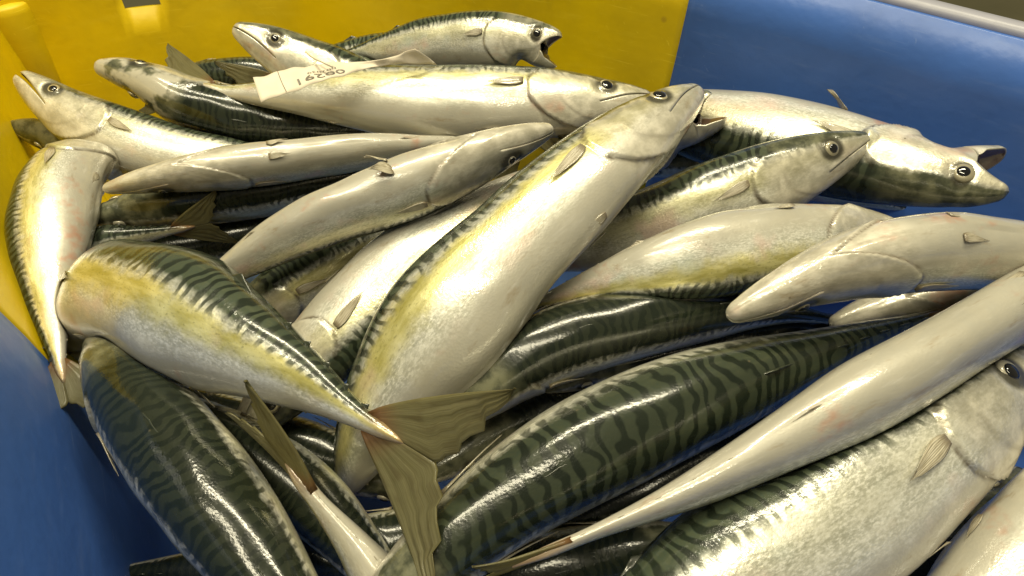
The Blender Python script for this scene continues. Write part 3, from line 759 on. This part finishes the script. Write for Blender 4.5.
('big dark green mackerel with bold wavy stripes in the foreground', {'g': 1.05, 'dark': 0.6, 'hs': 0.8, 'fat': 0.12, 'gold': 0.1, 'layer': 7}, [[-0.0743, 0.0766, -0.005], [-0.0519, 0.1012, 0.0025], [-0.0285, 0.1252, 0.0095], [-0.0029, 0.1471, 0.0154], [0.025, 0.1663, 0.0198], [0.0546, 0.1832, 0.023], [0.085, 0.1987, 0.025], [0.1158, 0.2134, 0.0261], [0.1471, 0.2273, 0.0266], [0.1785, 0.2408, 0.027], [0.2099, 0.2544, 0.0271], [0.2417, 0.267, 0.0268], [0.2739, 0.2784, 0.0257]], [-0.0675, -0.5648, 0.8225], 0.4104, 0.378),
('belly-up mackerel at right with rounded closed jaw over the dark fish', {'hs': 1.3, 'len': 0.33, 'g': 0.76, 'layer': 9}, [[0.1093, 0.2256, 0.0671], [0.1339, 0.2369, 0.0721], [0.1587, 0.2478, 0.0768], [0.1845, 0.2569, 0.0794], [0.211, 0.264, 0.0798], [0.238, 0.2693, 0.0778], [0.2651, 0.2717, 0.0745], [0.2923, 0.2719, 0.0702], [0.3193, 0.2707, 0.0649], [0.3462, 0.2684, 0.0597], [0.3731, 0.2656, 0.0549], [0.4001, 0.2626, 0.0504], [0.427, 0.2596, 0.0458]], [0.1237, 0.2433, -0.962], 0.3301, 0.2508),
('long cream belly-up mackerel running from right edge to bottom, tail reddish', {'g': 0.6, 'fat': 0.28, 'tail': 0.7, 'spread': 0.035, 'layer': 10}, [[0.3733, 0.3006, 0.0703], [0.3429, 0.2834, 0.0729], [0.3125, 0.2662, 0.0749], [0.2823, 0.2485, 0.0752], [0.2523, 0.2306, 0.0742], [0.2223, 0.2127, 0.0723], [0.1922, 0.1952, 0.0695], [0.1617, 0.1784, 0.0656], [0.131, 0.1624, 0.0607], [0.1, 0.1473, 0.0551], [0.0685, 0.1333, 0.0491], [0.0363, 0.1208, 0.0435], [0.0039, 0.1087, 0.038]], [0.3396, 0.1373, -0.9305], 0.4197, 0.216),
('silver-pink mackerel in the lower right with its eye at the right edge', {'len': 0.38, 'g': 1.12, 'hs': 1.08, 'gold': 0.1, 'layer': 8}, [[0.2763, 0.2268, 0.0472], [0.2513, 0.208, 0.0437], [0.2257, 0.1899, 0.0401], [0.199, 0.1735, 0.0364], [0.1722, 0.1574, 0.0326], [0.1453, 0.1413, 0.0286], [0.1182, 0.1259, 0.0237], [0.0911, 0.1107, 0.0184], [0.0645, 0.0948, 0.0127], [0.038, 0.0789, 0.0065], [0.0115, 0.0631, 0.0], [-0.015, 0.0473, -0.0066], [-0.0414, 0.0316, -0.0136]], [-0.5494, 0.7005, 0.4556], 0.3784, 0.4032),
('pale mackerel filling the bottom right corner', {'len': 0.3, 'layer': 9}, [[0.303, 0.1892, 0.0327], [0.2856, 0.1722, 0.032], [0.2683, 0.1554, 0.0302], [0.2509, 0.139, 0.0262], [0.2336, 0.1231, 0.0204], [0.2168, 0.1071, 0.0133], [0.2008, 0.0909, 0.005], [0.1856, 0.0743, -0.0041], [0.1707, 0.0579, -0.0137], [0.156, 0.0415, -0.024], [0.1416, 0.0252, -0.0348], [0.1275, 0.0091, -0.046], [0.1135, -0.0071, -0.0574]], [0.9003, -0.4144, 0.1333], 0.2909, 0.3),
('pale mackerel with gold lower flank between the central fish and belly-up one', {'gold': 1.0, 'g': 1.05, 'hs': 1.2, 'layer': 8}, [[0.2574, 0.3351, 0.0402], [0.2358, 0.3275, 0.0424], [0.2142, 0.3201, 0.0445], [0.1926, 0.3127, 0.0465], [0.1708, 0.3057, 0.048], [0.1488, 0.2992, 0.0491], [0.1268, 0.2928, 0.0493], [0.1046, 0.2871, 0.0478], [0.0824, 0.2835, 0.0434], [0.0609, 0.2827, 0.0354], [0.0404, 0.2835, 0.0251], [0.0207, 0.285, 0.0136], [0.0015, 0.2871, 0.0011]], [0.1442, -0.6042, -0.7837], 0.2754, 0.2887),
('grey-olive mackerel in profile with round clear eye, snout to the right', {'len': 0.34, 'hs': 1.2, 'g': 0.92, 'dark': 0.3, 'gold': 0.5, 'layer': 7}, [[0.2423, 0.3939, 0.0747], [0.219, 0.3853, 0.0672], [0.1953, 0.3785, 0.0593], [0.1713, 0.3734, 0.0508], [0.1475, 0.3691, 0.0413], [0.1241, 0.3656, 0.0308], [0.1008, 0.363, 0.0197], [0.0774, 0.3616, 0.0087], [0.0537, 0.3617, -0.0019], [0.0301, 0.3636, -0.0125], [0.0068, 0.3667, -0.0235], [-0.0158, 0.3694, -0.0359], [-0.0381, 0.3723, -0.0488]], [-0.1376, 0.568, 0.8115], 0.3113, 0.3128),
('white-bellied mackerel by the blue wall with gaping mouth and dark eye', {'mouth': 46, 'len': 0.36, 'hs': 1.05, 'g': 1.1, 'dark': 0.55, 'pel': 0.045, 'layer': 4}, [[0.3272, 0.3421, 0.0747], [0.3007, 0.3596, 0.0654], [0.2744, 0.3787, 0.0591], [0.2482, 0.3981, 0.0538], [0.2219, 0.4177, 0.0493], [0.1955, 0.4372, 0.0446], [0.1693, 0.4567, 0.0397], [0.1436, 0.4769, 0.0345], [0.1185, 0.4974, 0.0279], [0.0946, 0.5184, 0.0189], [0.0708, 0.5392, 0.009], [0.0461, 0.559, -0.0007], [0.0214, 0.5787, -0.0106]], [0.0284, -0.983, -0.1812], 0.3971, 0.396),
('mackerel with open beak-like jaws peeking behind the central head', {'mouth': 32, 'hs': 1.4, 'g': 1.0, 'dark': 0.6, 'layer': 7.5}, [[0.1526, 0.4417, 0.0842], [0.1384, 0.4445, 0.0667], [0.1238, 0.4483, 0.0497], [0.109, 0.454, 0.0335], [0.0924, 0.4601, 0.0192], [0.075, 0.4663, 0.006], [0.0577, 0.4723, -0.0075], [0.0402, 0.4779, -0.0209], [0.0227, 0.4834, -0.0343], [0.0051, 0.4888, -0.0476], [-0.0126, 0.494, -0.0609], [-0.0304, 0.4992, -0.0741], [-0.0482, 0.5042, -0.0872]], [-0.5798, 0.4814, 0.6573], 0.2727, 0.275),
('small dark mackerel snout below the parted-jaw fish at far left', {'dark': 0.8, 'hs': 1.3, 'layer': 3}, [[-0.4236, 0.4672, 0.0161], [-0.4017, 0.4653, 0.0121], [-0.3803, 0.4632, 0.0058], [-0.3597, 0.4611, -0.0025], [-0.3387, 0.461, -0.0103], [-0.3175, 0.4626, -0.0174], [-0.2963, 0.4651, -0.0239], [-0.275, 0.4686, -0.0298], [-0.2537, 0.4728, -0.0355], [-0.2327, 0.4771, -0.0417], [-0.2117, 0.4816, -0.0481], [-0.1908, 0.4863, -0.0546], [-0.1699, 0.4911, -0.0611]], [-0.0068, -0.5692, 0.8222], 0.2685, 0.275),
('dark mackerel back behind the snout-up fish near the paper tag', {'dark': 0.5, 'layer': 2}, [[-0.3462, 0.552, 0.0062], [-0.325, 0.5535, 0.0112], [-0.3036, 0.5559, 0.0151], [-0.282, 0.5594, 0.0165], [-0.2605, 0.5634, 0.0162], [-0.2391, 0.5672, 0.0141], [-0.2179, 0.5707, 0.0099], [-0.1969, 0.5743, 0.0047], [-0.176, 0.5789, 0.0001], [-0.1552, 0.5845, -0.0038], [-0.1345, 0.5906, -0.0076], [-0.114, 0.597, -0.0116], [-0.0935, 0.6034, -0.0159]], [-0.0068, -0.5692, 0.8222], 0.2627, 0.275),
('grey belly-up mackerel in shadow between the two pale fish at right', {'hs': 1.2, 'layer': 6}, [[0.2003, 0.2778, 0.0092], [0.2218, 0.2832, 0.012], [0.2433, 0.2882, 0.015], [0.265, 0.2925, 0.018], [0.287, 0.2957, 0.0207], [0.3091, 0.2978, 0.0231], [0.3312, 0.3003, 0.0247], [0.3531, 0.3045, 0.0251], [0.3748, 0.3095, 0.0241], [0.3965, 0.3141, 0.0222], [0.4182, 0.3187, 0.0196], [0.4399, 0.3234, 0.0167], [0.4614, 0.3284, 0.0138]], [0.0156, 0.3329, -0.9428], 0.2678, 0.275),
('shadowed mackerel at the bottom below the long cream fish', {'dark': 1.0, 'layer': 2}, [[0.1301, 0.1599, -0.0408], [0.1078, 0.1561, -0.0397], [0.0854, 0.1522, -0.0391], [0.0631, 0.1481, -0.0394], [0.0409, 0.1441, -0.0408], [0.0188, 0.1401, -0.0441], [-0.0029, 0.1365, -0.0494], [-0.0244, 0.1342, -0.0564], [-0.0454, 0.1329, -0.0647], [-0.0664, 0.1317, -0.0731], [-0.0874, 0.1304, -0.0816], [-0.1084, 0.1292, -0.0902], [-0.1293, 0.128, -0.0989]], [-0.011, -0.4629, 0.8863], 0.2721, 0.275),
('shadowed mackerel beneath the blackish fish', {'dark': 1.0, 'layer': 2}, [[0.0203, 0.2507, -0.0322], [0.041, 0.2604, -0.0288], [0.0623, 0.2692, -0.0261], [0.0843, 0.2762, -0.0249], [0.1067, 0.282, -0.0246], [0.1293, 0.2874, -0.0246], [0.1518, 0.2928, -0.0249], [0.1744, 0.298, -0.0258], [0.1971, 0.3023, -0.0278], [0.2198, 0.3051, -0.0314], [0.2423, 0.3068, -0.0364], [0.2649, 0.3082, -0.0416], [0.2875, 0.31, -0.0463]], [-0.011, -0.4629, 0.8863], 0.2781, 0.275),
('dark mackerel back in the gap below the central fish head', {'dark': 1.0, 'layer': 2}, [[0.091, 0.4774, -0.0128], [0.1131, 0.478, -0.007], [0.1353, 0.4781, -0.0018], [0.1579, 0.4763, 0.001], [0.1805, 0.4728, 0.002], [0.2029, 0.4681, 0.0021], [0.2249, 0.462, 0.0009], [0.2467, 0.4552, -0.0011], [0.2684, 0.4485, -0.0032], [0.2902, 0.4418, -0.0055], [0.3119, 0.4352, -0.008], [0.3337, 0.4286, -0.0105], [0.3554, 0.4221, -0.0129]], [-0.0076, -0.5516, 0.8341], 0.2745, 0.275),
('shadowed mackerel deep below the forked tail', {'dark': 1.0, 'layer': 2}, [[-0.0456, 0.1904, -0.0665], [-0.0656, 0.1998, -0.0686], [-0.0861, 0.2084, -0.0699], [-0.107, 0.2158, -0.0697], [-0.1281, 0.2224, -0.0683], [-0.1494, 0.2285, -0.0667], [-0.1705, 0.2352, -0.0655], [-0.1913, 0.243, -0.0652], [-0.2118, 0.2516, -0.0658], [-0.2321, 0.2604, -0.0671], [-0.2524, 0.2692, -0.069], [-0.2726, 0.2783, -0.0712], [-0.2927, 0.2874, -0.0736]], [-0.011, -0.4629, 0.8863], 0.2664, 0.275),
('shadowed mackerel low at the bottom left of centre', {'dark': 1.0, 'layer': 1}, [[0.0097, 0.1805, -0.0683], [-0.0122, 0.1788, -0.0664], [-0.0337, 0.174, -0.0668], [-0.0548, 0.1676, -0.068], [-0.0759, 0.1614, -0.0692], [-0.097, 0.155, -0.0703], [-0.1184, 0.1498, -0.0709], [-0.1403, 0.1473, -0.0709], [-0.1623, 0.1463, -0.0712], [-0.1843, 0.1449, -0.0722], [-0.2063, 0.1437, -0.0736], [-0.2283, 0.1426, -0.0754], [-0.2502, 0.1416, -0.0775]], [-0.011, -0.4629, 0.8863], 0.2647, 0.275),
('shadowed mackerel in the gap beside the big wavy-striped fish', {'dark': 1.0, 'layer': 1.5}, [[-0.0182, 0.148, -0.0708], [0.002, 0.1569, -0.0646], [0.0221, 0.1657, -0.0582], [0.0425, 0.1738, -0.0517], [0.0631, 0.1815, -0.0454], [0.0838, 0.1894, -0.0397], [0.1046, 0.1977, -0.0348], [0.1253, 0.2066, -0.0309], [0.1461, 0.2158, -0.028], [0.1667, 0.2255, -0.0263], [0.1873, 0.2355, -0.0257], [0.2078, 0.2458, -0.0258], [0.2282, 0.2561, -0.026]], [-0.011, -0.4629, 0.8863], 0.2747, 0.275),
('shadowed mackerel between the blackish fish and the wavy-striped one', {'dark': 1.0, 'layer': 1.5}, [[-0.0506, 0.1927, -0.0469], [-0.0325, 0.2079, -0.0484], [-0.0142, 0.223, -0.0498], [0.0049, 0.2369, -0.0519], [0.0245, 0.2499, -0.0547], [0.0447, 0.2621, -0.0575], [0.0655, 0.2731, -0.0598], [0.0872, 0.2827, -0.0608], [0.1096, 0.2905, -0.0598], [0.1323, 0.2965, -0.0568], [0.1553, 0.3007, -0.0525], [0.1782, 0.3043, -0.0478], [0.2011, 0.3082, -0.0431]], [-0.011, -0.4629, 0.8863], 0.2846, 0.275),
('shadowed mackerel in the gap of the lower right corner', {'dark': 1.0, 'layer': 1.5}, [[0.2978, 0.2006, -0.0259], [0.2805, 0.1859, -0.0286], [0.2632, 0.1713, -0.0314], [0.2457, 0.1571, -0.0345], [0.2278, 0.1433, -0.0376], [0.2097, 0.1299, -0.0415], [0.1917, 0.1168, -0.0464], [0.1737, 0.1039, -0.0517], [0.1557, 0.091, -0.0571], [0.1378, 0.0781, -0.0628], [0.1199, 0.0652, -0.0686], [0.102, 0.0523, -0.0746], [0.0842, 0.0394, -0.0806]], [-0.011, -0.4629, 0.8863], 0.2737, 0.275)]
BENDS = [Bend(nodes, dors, L, G, prm.get('hs', 1.1), prm.get('fat', 0.0)) for label, prm, nodes, dors, L, G in FISH]
for b_ in BENDS:
    b_.tube()
LAYERS = [prm['layer'] for label, prm, nodes, dors, L, G in FISH]
for i, (label, prm, nodes, dors, L, G) in enumerate(FISH):
    build_mackerel(i, label, prm, nodes, dors, L, G)

# ---------------------------------------------------------------- paper tag
TAG_LOW = np.array([[-0.178, 0.4033, 0.0804], [-0.1564, 0.4244, 0.0809], [-0.1289, 0.447, 0.0816], [-0.1057, 0.4625, 0.0815], [-0.0875, 0.4677, 0.0821], [-0.0639, 0.474, 0.0789]])
TAG_UP = np.array([[-0.1888, 0.4256, 0.0871], [-0.167, 0.4417, 0.087], [-0.1409, 0.4546, 0.0866], [-0.1114, 0.4633, 0.0856], [-0.0944, 0.467, 0.088], [-0.079, 0.4683, 0.0942]])
tpos = np.r_[0, np.cumsum(np.linalg.norm(np.diff((TAG_LOW + TAG_UP) / 2, axis=0), axis=1))]
TAG_LEN = tpos[-1]; tpos /= TAG_LEN
TBASE = (TAG_LOW[0] + TAG_UP[0]) / 2
def tag_at(s, t, lift=0.0):
    s = np.atleast_1d(np.asarray(s, float)); t = np.atleast_1d(np.asarray(t, float))
    f_ = lambda s_: (hermite(tpos, TAG_LOW, s_), hermite(tpos, TAG_UP, s_))
    lo, up = f_(np.clip(s, 0, 1)); lo2, up2 = f_(np.clip(s + .01, 0, 1)); lo1, up1 = f_(np.clip(s - .01, 0, 1))
    p = lo + (up - lo) * t[:, None]
    lift = lift + .0007 * np.sin(s * 23 + t * 3) + .0005 * np.sin(s * 51 - t * 5)
    n = np.cross((lo2 + up2) - (lo1 + up1), up - lo); n /= np.linalg.norm(n, axis=1)[:, None]
    return p + n * np.asarray(lift)[:, None] - TBASE
tag = empty("paper_tag", TBASE)
tag["label"] = "cream paper tag printed with numbers, curled over the silver fish"
tag["category"] = "tag"
ns, nt = 49, 7
S_, T_ = np.meshgrid(np.linspace(0, 1, ns), np.linspace(0, 1, nt), indexing='ij')
Va = tag_at(S_.ravel(), T_.ravel(), .00015); Vb = tag_at(S_.ravel(), T_.ravel(), -.00015)
Fc = []
for i in range(ns - 1):
    for j in range(nt - 1):
        q = (i*nt + j, (i+1)*nt + j, (i+1)*nt + j + 1, i*nt + j + 1)
        Fc.append(q); Fc.append(tuple(x + ns*nt for x in q[::-1]))
bd = [i*nt for i in range(ns)] + [(ns-1)*nt + j for j in range(1, nt)] + [i*nt + nt - 1 for i in range(ns-2, -1, -1)] + [j for j in range(nt-2, 0, -1)]
for k in range(len(bd)):
    a_, b_ = bd[k], bd[(k+1) % len(bd)]
    Fc.append((b_, a_, a_ + ns*nt, b_ + ns*nt))
mesh_obj("paper", np.r_[Va, Vb], Fc, MAT_PAPER, tag)
def print_text(txt, s0, s1, t0, t1):
    """upside-down print: text runs from s1 back to s0, its foot towards the upper edge"""
    cu = bpy.data.curves.new("print", 'FONT'); cu.body = txt; cu.resolution_u = 3
    ob = bpy.data.objects.new("print", cu)
    me = bpy.data.meshes.new_from_object(ob)
    v = np.empty(len(me.vertices) * 3); me.vertices.foreach_get("co", v); v = v.reshape(-1, 3)
    x0, x1 = v[:, 0].min(), v[:, 0].max(); y0, y1 = v[:, 1].min(), v[:, 1].max()
    s = s1 + (s0 - s1) * (v[:, 0] - x0) / (x1 - x0); t = t1 + (t0 - t1) * (v[:, 1] - y0) / (y1 - y0)
    w = tag_at(s, t, .0006)
    faces = [tuple(p.vertices) for p in me.polygons]
    bpy.data.objects.remove(ob); bpy.data.meshes.remove(me)
    return mesh_obj("lettering", w, faces, MAT_INK, tag, smooth=False)
print_text("00291", .23, .50, .18, .42)
print_text("002039", .30, .47, .50, .61)
lv = tag_at(np.r_[np.full(7, .145), np.full(7, .149)], np.r_[np.linspace(.02, .98, 7)] .tolist() * 2, .0006)
mesh_obj("ruled_line", lv, [(k, k + 7, k + 8, k + 1) for k in range(6)], MAT_INK, tag, smooth=False)
def tube(name, pts, r, mat, parent, base, sides=8):
    p = hermite(np.linspace(0, 1, len(pts)), np.array(pts, float), np.linspace(0, 1, 24))
    T = np.gradient(p, axis=0); T /= np.linalg.norm(T, axis=1)[:, None]
    A = np.cross(T, (0.3, .2, .93)); A /= np.linalg.norm(A, axis=1)[:, None]; B = np.cross(T, A)
    V = []; F_ = []
    for i in range(24):
        for k in range(sides):
            t = 2 * math.pi * k / sides; V.append(p[i] + (A[i] * math.cos(t) + B[i] * math.sin(t)) * r - base)
    for i in range(23):
        for k in range(sides):
            F_.append((i*sides + k, i*sides + (k+1) % sides, (i+1)*sides + (k+1) % sides, (i+1)*sides + k))
    F_.append(tuple(range(sides))[::-1]); F_.append(tuple(23*sides + k for k in range(sides)))
    return mesh_obj(name, V, F_, mat, parent)
tube("tie", [[-0.1619, 0.4683, 0.0882], [-0.1536, 0.4549, 0.0906], [-0.1443, 0.4471, 0.0907], [-0.1366, 0.4462, 0.0875]], .0008, MAT_TIE, tag, TBASE)
